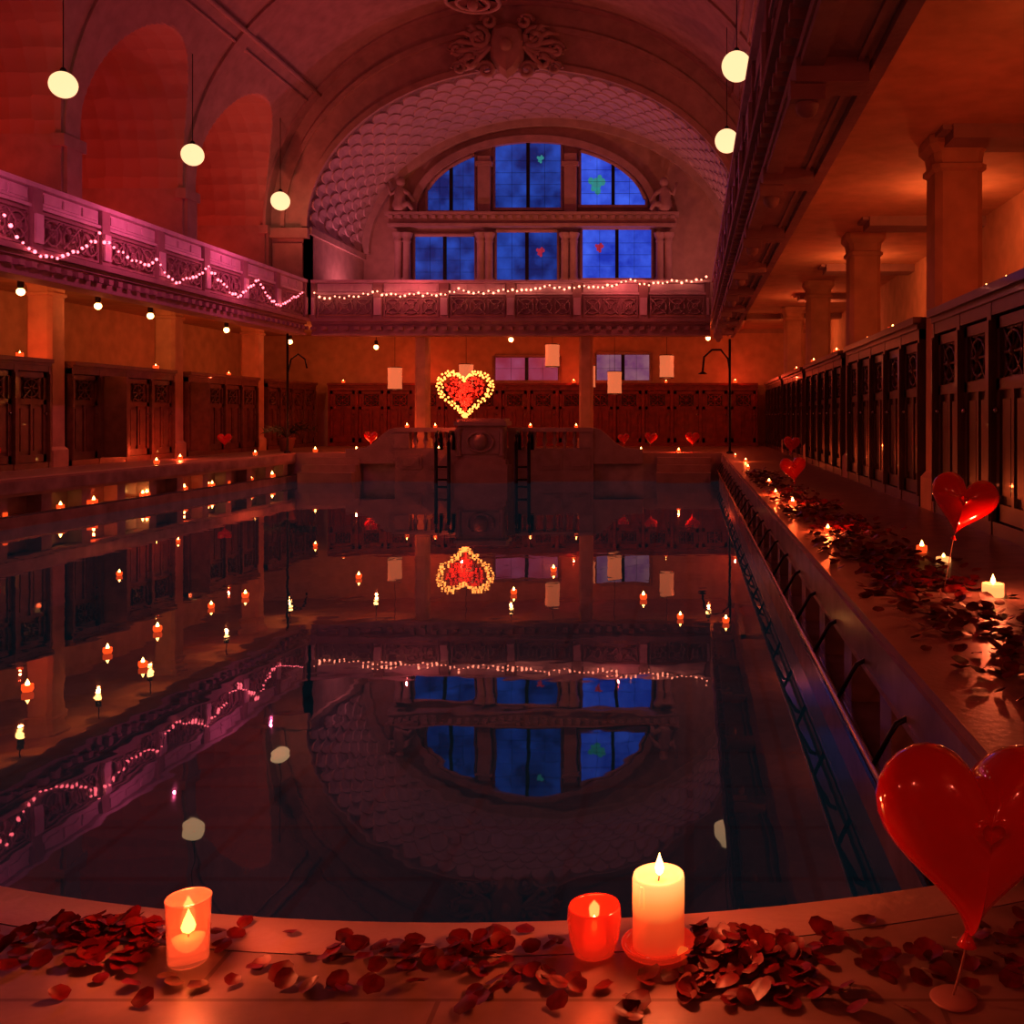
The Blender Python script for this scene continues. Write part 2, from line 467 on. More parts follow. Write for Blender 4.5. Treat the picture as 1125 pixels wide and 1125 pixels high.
balcony('balcony_left',lambda u,n,w:(XL+n,u,w),Y0+.05,YF+.66,.45)
balcony('balcony_right',lambda u,n,w:(.76-n,u,w),Y0+.05,YF+.66,.54,2.05,True)
balcony('balcony_far',lambda u,n,w:(u,YF+.8-n,w),XL+.16,.62,.5,1.98)

# ---------------------------------------------------------------- columns
def column(name,x,y,h,wd=.27):
    g=MB()
    a=wd;k=.07
    def ring(a,z): return [(x-a+k,y-a,z),(x+a-k,y-a,z),(x+a,y-a+k,z),(x+a,y+a-k,z),(x+a-k,y+a,z),(x-a+k,y+a,z),(x-a,y+a-k,z),(x-a,y-a+k,z)]
    pr=[(a+.05,0),(a+.05,.35),(a,.42),(a*.97,h-.40),(a+.03,h-.37),(a+.03,h-.32),(a*.98,h-.30),(a+.01,h-.18),(a+.07,h-.10),(a+.07,h-.005)]
    vs=[];fs=[]
    for q in pr: vs+=ring(q[0],q[1])
    for i in range(len(pr)-1):
        for j in range(8):
            fs.append((i*8+j,i*8+(j+1)%8,i*8+8+(j+1)%8,i*8+8+j))
    g.add(vs,fs,M_wall)
    return g.obj(name)
colR=[5.5,11.3,17.2,23.2,28.7]; colL=[10.9,15.8,20.7,25.6,30.5]
for y in colR: column('column',2.99,y,4.15)
for y in colL: column('column',-13.3,y,3.9)
for x in (-7.9,-3.05): column('column',x,YF+1.2,3.9,.2)

# ---------------------------------------------------------------- cabins
def cabin_group(name,T,L0,L1,nm,mw,depth=1.15,openidx=(),H=2.2):
    g=MB(); g.T=T
    dw=(L1-L0)/nm
    g.box(L0,L1,-depth,-.09,.0,H-.14,M_dark)
    for i in range(nm+1):
        u=L0+i*dw; ua=max(L0,u-.06); ub=min(L1,u+.06)
        g.box(ua,ub,-.12,.03,0,H-.14,mw)
        g.box(ua+.01,ub-.01,.03,.05,.12,H-.3,mw)
    g.box(L0,L1,-.12,.02,0,.12,mw)
    g.box(L0,L1,-depth,.05,H-.14,H-.08,mw)
    g.box(L0,L1,-depth,.10,H-.08,H,mw)
    g.box(L0-.0,L1,-.12,.025,H-.26,H-.14,mw)
    for i in range(nm):
        a=L0+i*dw+.07; b_=L0+(i+1)*dw-.07; m_=(a+b_)/2
        if i in openidx:
            g.box(a,a+.035,-.02,.55,.14,H-.28,mw)
            g.box(a+.035,a+.05,.06,.47,.3,1.2,mw)
            continue
        zt=H-.28
        st=.09
        g.box(a,b_,-.085,-.05,.13,zt,mw)
        g.box(a,a+st,-.05,-.015,.13,zt,mw); g.box(b_-st,b_,-.05,-.015,.13,zt,mw)
        g.box(a,b_,-.05,-.015,.13,.28,mw); g.box(a,b_,-.05,-.015,zt-.1,zt,mw); g.box(a,b_,-.05,-.015,1.28,1.38,mw)
        g.box(m_-.035,m_+.035,-.05,-.015,.28,1.28,mw)
        for (p,q) in ((a+st+.05,m_-.085),(m_+.085,b_-st-.05)):
            g.box(p,q,-.05,-.025,.36,1.2,mw)
        cz=(1.38+zt-.1)/2; w_=(b_-a)/2-st-.08; hh=(zt-.1-1.38)/2-.02
        w_=min(w_,.24)
        g.box(m_-w_-.02,m_+w_+.02,-.05,-.045,cz-hh,cz+hh,M_dark)
        g.tube([(m_+w_*.9*cos(x*pi/6),-.03,cz+hh*.9*sin(x*pi/6)) for x in range(13)],.018,mw,5)
        g.tube([(m_-w_,-.03,cz-hh),(m_+w_,-.03,cz+hh)],.018,mw,5)
        g.tube([(m_+w_,-.03,cz-hh),(m_-w_,-.03,cz+hh)],.018,mw,5)
        g.tube([(m_,-.03,cz-hh),(m_,-.03,cz+hh)],.018,mw,5)
        g.tube([(m_-w_,-.03,cz),(m_+w_,-.03,cz)],.018,mw,5)
        g.sph((m_,-.03,cz),.05,mw,8,5)
        g.sph((b_-.05,.0,1.1),.028,M_chrome,8,5)
    return g.obj(name)
TR=lambda u,n,w:(2.7-n,u,w)
TL=lambda u,n,w:(-13.0+n,u,w)
TF=lambda u,n,w:(u,YE-.75-n,w)
segs=[(5.83,10.97),(11.63,16.87),(17.53,22.87),(23.53,28.37),(29.03,34.8)]
for a,b_ in segs: cabin_group('changing_cabins',TR,a,b_,5 if b_-a>5.1 else 4,M_wood,1.15)
segsL=[(11.25,15.45,()),(16.15,20.35,(1,)),(21.05,25.25,(1,)),(25.95,30.15,(0,)),(30.85,34.8,())]
for a,b_,o in segsL: cabin_group('changing_cabins',TL,a,b_,4,M_woodL,1.15,o)
cabin_group('changing_cabins',TF,-12.6,2.4,15,M_woodR,.7)

# ---------------------------------------------------------------- end wall windows
wI=[0]
def window(x0,x1,z0,z1,m,y=YE,arch=None,acc=None,mull=1):
    wI[0]+=1
    g=MB(); yy=y-.04
    def top(x):
        if arch is None: return z1
        cx_,cz_,a,b_=arch
        return cz_+b_*sqrt(max(0,1-((x-cx_)/a)**2))
    n=12
    vs=[]
    for i in range(n+1):
        x=x0+(x1-x0)*i/n; vs+=[(x,yy,z0),(x,yy,max(z0+.02,top(x)))]
    g.add(vs,[(i*2,i*2+2,i*2+3,i*2+1) for i in range(n)],m)
    g.box(x0-.08,x1+.08,y-.16,y-.002,z0-.10,z0,M_stone)
    tp=[(x0+(x1-x0)*i/n,y-.09,max(z0+.05,top(x0+(x1-x0)*i/n))+.04) for i in range(n+1)]
    g.tube(tp,.075,M_stone,6)
    for x in (x0-.04,x1+.04): g.tube([(x,y-.09,z0),(x,y-.09,max(z0+.1,top(min(max(x,x0),x1)))+.04)],.06,M_stone,6)
    for k in range(1,mull+1):
        x=x0+(x1-x0)*k/(mull+1)
        g.box(x-.06,x+.06,y-.12,y-.045,z0,max(z0+.02,top(x)),M_metal)
    dz=.42; z=z0+dz
    while z<z1-.1:
        xa=[x0+(x1-x0)*i/40 for i in range(41) if top(x0+(x1-x0)*i/40)>z]
        if len(xa)>2: g.box(min(xa),max(xa),y-.055,y-.045,z-.005,z+.005,M_metal)
        z+=dz
    for k in range(1,4*(mull+1)):
        if k%4==0: continue
        x=x0+(x1-x0)*k/(4*(mull+1))
        if k%2==0: g.box(x-.005,x+.005,y-.055,y-.045,z0,max(z0+.02,top(x)),M_metal)
    if acc:
        ax,az,ar,am=acc
        for (ox,oz,k_) in ((0,0,1),(.9,.35,.6),(-.8,.5,.55),(.2,-1.0,.6),(-.5,-.7,.4),(.5,1.0,.45)):
            g.add([(ax+ar*ox+ar*k_*.8*cos(2*pi*i/7+ox),yy-.012,az+ar*oz+ar*k_*sin(2*pi*i/7+ox)) for i in range(7)],[tuple(range(7))],am)
    return g.obj('window_%d'%wI[0])
arc=(-5.5,8.35,4.0,2.3)
window(-9.75,-7.62,5.75,7.45,M_blue)
window(-6.85,-4.68,5.85,7.6,M_blue,acc=(-5.3,6.9,.12,M_accR))
window(-3.80,-1.33,5.95,7.7,M_blueR,acc=(-3.2,7.05,.12,M_accR))
window(-9.3,-7.62,8.35,9.9,M_blue,arch=arc)
window(-6.9,-4.55,8.45,10.6,M_blue,arch=(-5.6,8.35,4.0,2.45),acc=(-5.3,10.2,.10,M_accG))
window(-3.85,-1.55,8.55,10.3,M_blueR,arch=arc,acc=(-3.3,9.3,.24,M_accG))
window(-6.9,-4.65,2.32,3.15,M_pinkw,mull=1)
window(-3.3,-1.4,2.32,3.25,M_purpw,mull=1)
s=MB()
for x in (-10.15,-7.24,-4.25,-.9):
    for q in (-.13,.17):
        s.lathe([(.20,0),(.20,.18),(.14,.22),(.13,1.45),(.17,1.5),(.13,1.56),(.2,1.7),(.22,1.8)],(x+q,YE-.30,5.72),M_stone,12)
    s.box(x-.38,x+.42,YE-.5,YE-.002,5.35,5.72,M_stone)
s.box(-10.6,-.45,YE-.55,YE-.002,7.72,7.82,M_stone)
s.box(-10.6,-.45,YE-.42,YE-.002,7.82,8.12,M_stone)
s.box(-10.7,-.35,YE-.6,YE-.002,8.12,8.22,M_stone)
s.box(-10.6,-.45,YE-.42,YE-.002,5.15,5.36,M_stone)
for x in (-7.26,-4.2):
    s.box(x-.22,x+.22,YE-.3,YE-.002,8.22,10.25 if x<-5 else 10.35,M_stone)
    s.box(x-.3,x+.3,YE-.36,YE-.002,9.9,10.05,M_stone)
arc_band(s,4.15,2.5,4.4,2.75,YE-.25,YE-.002,M_stone,cx=-5.5,cz=8.26)
for i in range(34):
    s.box(-10.55+i*.3,-10.4+i*.3,YE-.6,YE-.42,8.0,8.1,M_stone)
for sg,x in ((1,-10.2),(-1,-.85)):
    s.lathe([(.01,0),(.26,.05),(.28,.25),(.2,.5),(.22,.75),(.1,.92),(.07,.98)],(x,YE-.35,8.22),M_stone,12)
    s.sph((x+.03*sg,YE-.38,9.30),.16,M_stone,12,8,1.1)
    s.tube([(x,YE-.38,9.05),(x-.3*sg,YE-.45,8.85),(x-.42*sg,YE-.5,9.25)],[.08,.07,.05],M_stone,8)
    s.tube([(x,YE-.38,9.05),(x+.3*sg,YE-.45,8.9),(x+.5*sg,YE-.45,8.6)],[.08,.07,.05],M_stone,8)
    s.tube([(x,YE-.4,8.45),(x+.35*sg,YE-.6,8.5),(x+.5*sg,YE-.6,8.28)],[.13,.1,.06],M_stone,8)
s.obj('window_stone_surround')

# ---------------------------------------------------------------- parapet and fountain pulpit at the far end
p=MB(); y0=YF-.25
x0,x1=-8.3,-2.7
p.box(x0,x1,y0,YF-.01,-1.2,.02,M_stone)
p.box(x0,x1,y0,YF+.0,.02,.14,M_stone)
p.box(x0,x1,y0-.05,YF+.1,.60,.72,M_stone)
for i in range(7):
    q=x0+.15+i*.79
    if -6.9<q<-4.9: continue
    p.box(q,q+.62,y0-.03,y0,-.45,-.05,M_stone); p.box(q+.08,q+.54,y0-.05,y0-.03,-.37,-.13,M_stone)
for (a,b_) in ((x0,-7.9),(-6.75,-6.45),(-5.1,-4.8),(-3.1,x1)):
    p.box(a,b_,y0-.02,YF+.05,.14,.60,M_stone)
def balu(a,b_):
    k=int((b_-a)/.26); d=(b_-a)/k
    for i in range(k):
        p.lathe([(.05,0),(.05,.05),(.035,.08),(.08,.2),(.035,.36),(.05,.42),(.05,.47)],(a+(i+.5)*d,YF-.1,.13),M_stone,8)
balu(-7.9,-6.75); balu(-4.8,-3.1)
for sg,xe in ((-1,x0),(1,x1)):
    pl=[(0,.72),(.2,.66),(.4,.5),(.6,.3),(.85,.16),(1.2,.12),(1.4,.12),(1.4,-.3),(0,-.3)]
    vs=[(xe+sg*a,y0+.02,b_) for a,b_ in pl]+[(xe+sg*a,YF-.02,b_) for a,b_ in pl]; n=len(pl)
    p.add(vs,[tuple(range(n)),tuple(range(n,2*n))]+[(i,(i+1)%n,n+(i+1)%n,n+i) for i in range(n)],M_stone)
xa,xb=-6.42,-5.13
p.box(xa-.12,xb+.12,y0-.65,y0,-1.2,-.30,M_stone)
p.box(xa-.06,xb+.06,y0-.58,y0,-.30,-.16,M_stone)
p.box(xa,xb,y0-.5,y0,-.16,.78,M_stone)
p.box(xa-.08,xb+.08,y0-.6,YF,.78,.90,M_stone)
p.box(xa-.02,xb+.02,y0-.54,YF,.90,.98,M_stone)
p.box(xa+.12,xb-.12,y0-.54,y0-.5,.0,.65,M_stone)
p.sph(((xa+xb)/2,y0-.55,.35),.2,M_stone,12,8,1.2)
p.tube([((xa+xb)/2+.36*cos(i*pi/10),y0-.56,.33+.27*sin(i*pi/10)) for i in range(21)],.04,M_stone,6)
for q in (xa+.05,xb-.05): p.lathe([(.09,0),(.06,.1),(.06,.6),(.1,.75)],(q,y0-.52,-.05),M_stone,10)
for i in range(3):
    p.box(-.9,.6,YF-.3-.3*i,YF-.01-.3*i,-1.2,-.12-.2*i,M_stone)
    p.box(-10.8,-9.3,YF-.3-.3*i,YF-.01-.3*i,-1.2,-.12-.2*i,M_stone)
p.obj('fountain_parapet')

for xq in (-6.95,-4.75):
    h=MB()
    for dx in (0,.35):
        h.tube([(xq+dx,YF-1.0,-1.2),(xq+dx,YF-1.0,.3),(xq+dx,YF-.95,.5),(xq+dx,YF-.8,.6),(xq+dx,YF-.55,.6),(xq+dx,YF-.42,.45),(xq+dx,YF-.40,.1)],.05,M_metal,10)
    for z in (-.7,-.35): h.tube([(xq,YF-1.0,z),(xq+.35,YF-1.0,z)],.03,M_metal,6)
    h.obj('pool_ladder')

# ---------------------------------------------------------------- glowing heart
def heart2(t):
    return (16*sin(t)**3/17.0,(13*cos(t)-5*cos(2*t)-2*cos(3*t)-cos(4*t))/17.0)
H=MB(); hx,hy,hz=-6.3,YF-.35,1.72; S=.76
for ring,k in ((1.0,62),(.90,50),(1.10,62)):
    for i in range(k):
        a,b_=heart2(2*pi*i/k)
        H.sph((hx+S*ring*a+random.uniform(-.03,.03),hy+random.uniform(-.04,.04),hz+S*ring*b_+random.uniform(-.03,.03)),.032,M_heartbead,6,4)
for i in range(380):
    a,b_=heart2(random.uniform(0,2*pi)); rr=sqrt(random.random())*.76
    H.sph((hx+S*rr*a,hy+random.uniform(-.05,.03),hz+.03+S*rr*b_),.036,M_heartred if random.random()<.75 else M_petal,6,4)
H.tube([(hx+S*.99*heart2(2*pi*i/60)[0],hy+.04,hz+S*.99*heart2(2*pi*i/60)[1]) for i in range(61)],.02,M_metal,6)
H.box(hx-.03,hx+.03,hy+.02,hy+.06,.99,1.3,M_metal)
H.box(hx-.15,hx+.15,hy-.08,hy+.14,.981,1.0,M_metal)
ho=H.obj('heart_light_sign')
plight('heart_glow',(hx,hy-.4,hz-.3),(1,.09,.03),55,.02,ho)

# ---------------------------------------------------------------- lamps
def globe(x,y,z,r,ztop):
    g=MB()
    g.sph((0,0,0),r,M_globe,24,16)
    g.lathe([(.02,r*.97),(.06,r*.98),(.06,r+.04),(.03,r+.08),(.02,r+.08)],(0,0,0),M_metal,12)
    g.tube([(0,0,r+.06),(0,0,ztop-z)],.010,M_metal,6)
    o=g.obj('globe_pendant_lamp'); o.location=(x,y,z)
    return o
def top_at(x,y):
    l=lun(y); m_=main_h(x); return max(m_,l) if l else m_
for (x,y,z,r_) in ((-12.0,19.2,7.4,.25),(-12.0,24.2,7.36,.26),(-12.0,29.4,7.36,.27),(.98,20.6,8.24,.31),(.98,26.0,8.19,.31),(-12,14.2,7.4,.27),(.98,15.2,8.24,.31)):
    globe(x,y,z,r_,top_at(x,y))
def bulb(x,y,z,zc,W,col=(1,.27,.06)):
    g=MB(); g.sph((0,0,0),.075,M_bulb,12,8); g.lathe([(.04,.06),(.06,.1),(.06,.2),(.02,.22)],(0,0,0),M_metal,10)
    g.tube([(0,0,.2),(0,0,zc-z)],.012,M_metal,6)
    o=g.obj('ceiling_bulb_lamp'); o.location=(x,y,z)
    plight('bulb_light',(0,0,-.14),col,W,.04,o)
for y in (14.0,19.1,21.6,23.7,27.6,32.0): bulb(-12.75,y,3.42,3.9,24,(1,.20,.055))
for x,y in ((3.6,6.8),(3.5,13.4),(3.3,19.4),(3.3,25.9),(3.5,31.5)): bulb(x,y,3.75,4.15,28,(1,.17,.05))
for x,y,z in ((-10.0,32,3.25),(-5.6,31.5,3.45),(.6,31.5,3.5)): bulb(x,y,z,3.9,36,(1,.11,.03))
for x in (-6.5,-2.2,2.2):  # unseen sconces added behind the camera to fill deck, balloons and cabins
    g=MB(); g.lathe([(.001,-.12),(.05,-.1),(.09,0),(.11,.12),(.10,.12),(.001,.02)],(0,0,0),M_metal,14)
    g.sph((0,0,.12),.075,M_bulb,12,8); g.tube([(0,0,-.08),(0,-.12,-.08),(0,-.195,-.02)],.02,M_metal,6)
    o=g.obj('added_fill_sconce'); o.location=(x,Y0+.2,2.7)
    plight('added_fill_light',(0,.22,.2),(1,.10,.06),40,.06,o)

for (x,y,z) in ((-9.4,32,2.25),(-6.9,31,2.3),(-4.3,31.5,2.95),(-3.2,31.8,2.3),(-2.35,31.6,2.1),(-.7,31.4,2.6)):
    g=MB()
    g.lathe([(.06,-.36),(.21,-.35),(.225,-.33),(.215,-.1),(.225,0),(.215,.1),(.225,.33),(.21,.35),(.06,.36)],(0,0,0),M_lantern,16)
    for q in (-.35,.35): g.lathe([(.228,q-.012),(.235,q),(.228,q+.012)],(0,0,0),M_metal,16)
    g.tube([(0,0,.36),(0,0,3.9-z)],.008,M_metal,5)
    o=g.obj('paper_lantern'); o.location=(x,y,z)

g=MB()
g.tube([(.75*cos(i*pi/12),.75*sin(i*pi/12),0) for i in range(25)],.06,M_ring,8)
g.tube([(.45*cos(i*pi/12),.45*sin(i*pi/12),-.06) for i in range(25)],.05,M_ring,8)
for i in range(6):
    a=i*pi/3
    g.tube([(.75*cos(a),.75*sin(a),0),(.3*cos(a),.3*sin(a),.1),(0,0,.5)],.03,M_metal,6)
g.tube([(0,0,-.1),(0,0,.85)],.03,M_metal,6); g.sph((0,0,-.1),.16,M_ring,12,8)
o=g.obj('chandelier'); o.location=(-6.1,28.2,12.72)

# ---------------------------------------------------------------- fairy lights
def garland(name,pts,beadm,sag=.0,sp=.13,br=.034,wave=.05):
    g=MB(); path=[]
    for i in range(len(pts)-1):
        a,b_=Vector(pts[i]),Vector(pts[i+1]); L=(b_-a).length; n=max(2,int(L/sp))
        for k in range(n):
            t_=k/n; q=a.lerp(b_,t_); q.z-=sag*4*t_*(1-t_)
            q.z+=random.uniform(-wave,wave)
            path.append(q)
    path.append(Vector(pts[-1]))
    g.tube([tuple(q) for q in path],.007,M_metal,4)
    for q in path: g.sph(tuple(q),br*random.uniform(.7,1.15),beadm,6,4)
    return g.obj(name)
LX=XL+.19
gl=garland('fairy_lights_swag',[(LX,y,z) for y,z in ((12.5,4.4),(14.3,3.95),(16.1,4.23),(17.0,3.75),(17.9,3.96),(18.7,4.43),(20.1,4.1),(20.7,4.29),(21.5,3.92),(22.95,4.47),(24.3,3.97),(25.6,4.52),(26.7,4.01),(28.5,4.56))],M_pinkbead,.06,.15,.032)
gf=garland('fairy_lights_swag',[(x,YF+.62,z) for x,z in ((-10.9,4.6),(-10.3,4.55),(-9.2,4.68),(-8,4.6),(-6.7,4.72),(-5.4,4.72),(-4.2,4.85),(-3.05,4.85),(-1.7,4.98),(-.5,4.98),(.5,5.1))],M_warmbead,.08)
for y in (15,19.5,24): plight('fairy_glow',(LX+1.0,y,4.7),(1,.10,.26),50,.015,gl)
for x in (-8,-2): plight('fairy_glow',(x,YF-.1,4.9),(1,.12,.12),18,.015,gf)

# ---------------------------------------------------------------- candles
def flame(g,c,h=.04,r=.011):
    g.lathe([(.0005,0),(r*.8,h*.15),(r,h*.35),(r*.7,h*.6),(r*.25,h*.85),(.0003,h)],c,M_flame,10)
def tealights(name,pos,cup=M_redcup,sc_=1.0,W=2.5,every=1,col=(1,.10,.02),fl=1.0):
    g=MB()
    for i,(x,y,z) in enumerate(pos):
        s_=sc_*random.uniform(.85,1.15)
        g.lathe([(.001,0),(.055*s_,0),(.068*s_,.03*s_),(.065*s_,.085*s_),(.058*s_,.085*s_),(.055*s_,.06*s_),(.001,.06*s_)],(x,y,z),cup,12)
        flame(g,(x,y,z+.062*s_),.09*s_*fl,.026*s_*fl)
    o=g.obj(name)
    for i,(x,y,z) in enumerate(pos):
        if every and i%every==0: plight('candle_glow',(x,y,z+.2*sc_),col,W,.02,o)
    return o
fl=[(-4.02,7.37),(-4.44,6.72),(-4.53,7.8),(-4.56,8.59),(-4.6,9.64),(-4.52,10.2),(-3.76,11.4),(-1.82,10.4),(-1.61,11.9),(-.46,10.1),(-.08,9.13),(.33,8.96),
    (-6.6,11.6),(-5.3,14.2),(-7.5,14.7)]
tealights('floating_candles',[(x,y,WATER+.002) for x,y in fl],M_redcup,.5,.8,0)
led=[16.4,17.9,18.7,18.9,20.6,20.75,22.3,23.4,23.6,24.4,25.7,27.0,14.5]
tealights('ledge_tealights',[(XL-.05,y+.02,-.617) for y in led],M_redcup,1.05,3,3,(1,.07,.015))
tealights('deck_tealights',[(1.25,9.02,0),(1.79,7.7,0),(1.21,11.7,0),(1.23,15.4,0),(1.15,13.3,0),(1.17,19.9,0),(1.3,23,0),(1.2,26,0)],M_redcup,.6,9,2)
random.seed(11)
cab=[(2.85,y,2.2) for y in (9.0,9.6,14.0,16.0)]+[(2.74,y,2.2) for y in (18.6,22,25.5)]
cab+=[(-13.1,y,2.2) for y in (16.9,19.6,24.6,28.5)]
cab+=[(x,YE-.95,2.2) for x in (-12,-9.3,-7.7,-4.0,-.8,1.6)]
tealights('cabin_top_tealights',cab,M_redcup,.95,18,2,(1,.06,.02),.7)
farc=[(-9.6,28.9,0),(-9.2,29.1,0),(-10.9,29.2,0),(-8.9,29.3,0),(-2.0,29.0,0),(-1.4,29.2,0),(-.3,28.9,0),(-11.7,27,0),(-11.7,22,0),(-12.3,24.2,0),(-7.5,30,0),(-4,30,0)]
tealights('far_deck_tealights',farc,M_redcup,1.0,24,3,(1,.06,.015))
par=[(-8.0,28.4,.72),(-7.2,28.4,.72),(-4.5,28.4,.72),(-3.2,28.4,.72)]
tealights('parapet_tealights',par,M_redcup,.8,3,0)

def glow(o,c,W,col=(1,.14,.045),r=.02): plight('candle_glow',c,col,W,r,o)
g=MB()
g.lathe([(.001,.0),(.05,.0),(.068,.008),(.074,.020),(.070,.022),(.055,.012),(.001,.012)],(0,0,0),M_redglass,32)
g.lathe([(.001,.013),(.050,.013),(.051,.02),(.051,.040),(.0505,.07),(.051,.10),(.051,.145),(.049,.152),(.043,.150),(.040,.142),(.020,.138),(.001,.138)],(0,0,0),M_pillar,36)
g.tube([(0,0,.137),(.002,0,.150),(.004,0,.156)],.0015,M_dark,6)
g.tube([(.045,-.028,.012),(.05,-.032,.016),(.058,-.03,.016)],[.012,.01,.006],M_wax,8)
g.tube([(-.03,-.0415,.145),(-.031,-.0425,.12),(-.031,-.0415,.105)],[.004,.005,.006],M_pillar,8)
flame(g,(.002,0,.148),.045,.009)
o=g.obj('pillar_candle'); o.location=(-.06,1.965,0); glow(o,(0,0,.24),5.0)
g=MB()
g.lathe([(.001,0),(.030,0),(.040,.006),(.049,.035),(.053,.07),(.051,.092),(.049,.096),(.047,.092),(.047,.07),(.042,.035),(.033,.012),(.001,.012)],(0,0,0),M_redglass,36)
g.lathe([(.001,.014),(.024,.014),(.024,.040),(.001,.040)],(0,0,0),M_waxhot,20)
flame(g,(0,0,.042),.034,.010)
o=g.obj('red_glass_candle_holder'); o.location=(-.185,1.955,0); glow(o,(0,0,.13),1.0,(1,.07,.015))
g=MB()
g.lathe([(.001,0),(.034,0),(.037,.004),(.041,.12),(.042,.122),(.040,.124),(.039,.12),(.0355,.085),(.034,.01),(.001,.01)],(0,0,0),M_pinkglass,36)
g.lathe([(.001,.012),(.031,.012),(.032,.045),(.026,.05),(.001,.048)],(0,0,0),M_waxhot,24)
g.tube([(0,0,.048),(0,0,.062)],.0015,M_dark,6)
flame(g,(0,0,.056),.048,.013)
o=g.obj('glass_jar_candle'); o.location=(-.965,1.93,0); glow(o,(0,0,.19),4.0)
g=MB()
g.lathe([(.001,0),(.06,0),(.063,.01),(.063,.075),(.055,.075),(.05,.07),(.001,.07)],(0,0,0),M_waxhot,28)
flame(g,(0,0,.07),.06,.015)
o=g.obj('votive_candle'); o.location=(1.77,5.83,0); glow(o,(0,0,.24),9)
g=MB()
g.lathe([(.001,0),(.05,0),(.052,.01),(.052,.035),(.001,.035)],(0,0,0),M_waxhot,28)
flame(g,(0,0,.035),.03,.012)
o=g.obj('votive_candle'); o.location=(1.83,7.2,0)

# ---------------------------------------------------------------- petals
def petals(name,spec,seed):
    random.seed(seed); g=MB()
    for (cx_,cy_,sx,sy,n,zmax,s0) in spec:
        for i in range(n):
            x=random.gauss(cx_,sx); y=random.gauss(cy_,sy)
            if XL<x<XR and y>near_edge(x)-.03: y=near_edge(x)-.03-random.random()*.1
            if y>3 and x<XR+.08: x=XR+.08+random.random()*.3
            # keep petals off the candle feet
            bad=False
            for (qx,qy,qr) in ((-.06,1.965,.085),(-.185,1.955,.06),(-.965,1.93,.055),(1.77,5.83,.09),(1.83,7.2,.08),(.475,1.80,.05)):
                if (x-qx)**2+(y-qy)**2<qr*qr: bad=True
            if bad: continue
            d=math.exp(-(((x-cx_)/sx)**2+((y-cy_)/sy)**2)/2)
            z=.004+random.random()*zmax*d
            R=s0*random.uniform(.75,1.25)
            rot=Matrix.Rotation(random.uniform(0,2*pi),3,'Z')@Matrix.Rotation(random.uniform(-.45,.45)*(1 if zmax<.02 else 1.4),3,'X')@Matrix.Rotation(random.uniform(-.35,.35),3,'Y')
            cup=random.uniform(.15,.5)*random.choice((1,1,-.6)); el=random.uniform(.75,1.05)
            lst=[(0,0)]
            for rr in (.55,1.0):
                for k in range(10):
                    a=2*pi*k/10; q=rr*(1-.12*(1+cos(2*a))/2)
                    if k==0: q*=.86
                    if k==5: q*=1.12
                    lst.append((q*cos(a),q*sin(a)*el))
            P=[]
            for (a,b_) in lst:
                zz=cup*(a*a*.5+b_*b_*.6)+.06*sin(3*a+b_*4+i)
                P.append(rot@Vector((a*R,b_*R,zz*R)))
            zm=min(p_.z for p_ in P)
            vs=[(x+p_.x,y+p_.y,z+p_.z-zm) for p_ in P]
            fs=[(0,1+k,1+(k+1)%10) for k in range(10)]+[(1+k,11+k,11+(k+1)%10,1+(k+1)%10) for k in range(10)]
            g.add(vs,fs,M_petal,True)
    return g.obj(name)
petals('rose_petals',[(-1.17,2.0,.09,.035,110,.035,.019),(-1.25,1.98,.18,.04,32,.005,.021),(-.90,1.90,.16,.05,16,.005,.021),(-.52,1.95,.14,.04,36,.005,.020),(-.32,1.90,.12,.06,28,.005,.021),(-.75,1.86,.28,.07,16,.004,.022),
    (.07,1.93,.08,.05,140,.035,.020),(.13,1.88,.13,.07,46,.005,.022),(.45,1.95,.15,.06,38,.005,.024),(.62,2.0,.1,.05,16,.004,.022),(-.35,1.84,.42,.05,20,.003,.023),(.1,1.80,.2,.04,10,.003,.024)],3)
spec=[]
for i in range(30):
    yy=4.0+i*.5
    spec.append((1.46-.008*i+.08*sin(i*1.3),yy,.19,.3,56 if i<16 else 34,.02,.040))
petals('rose_petal_trail',spec,5)

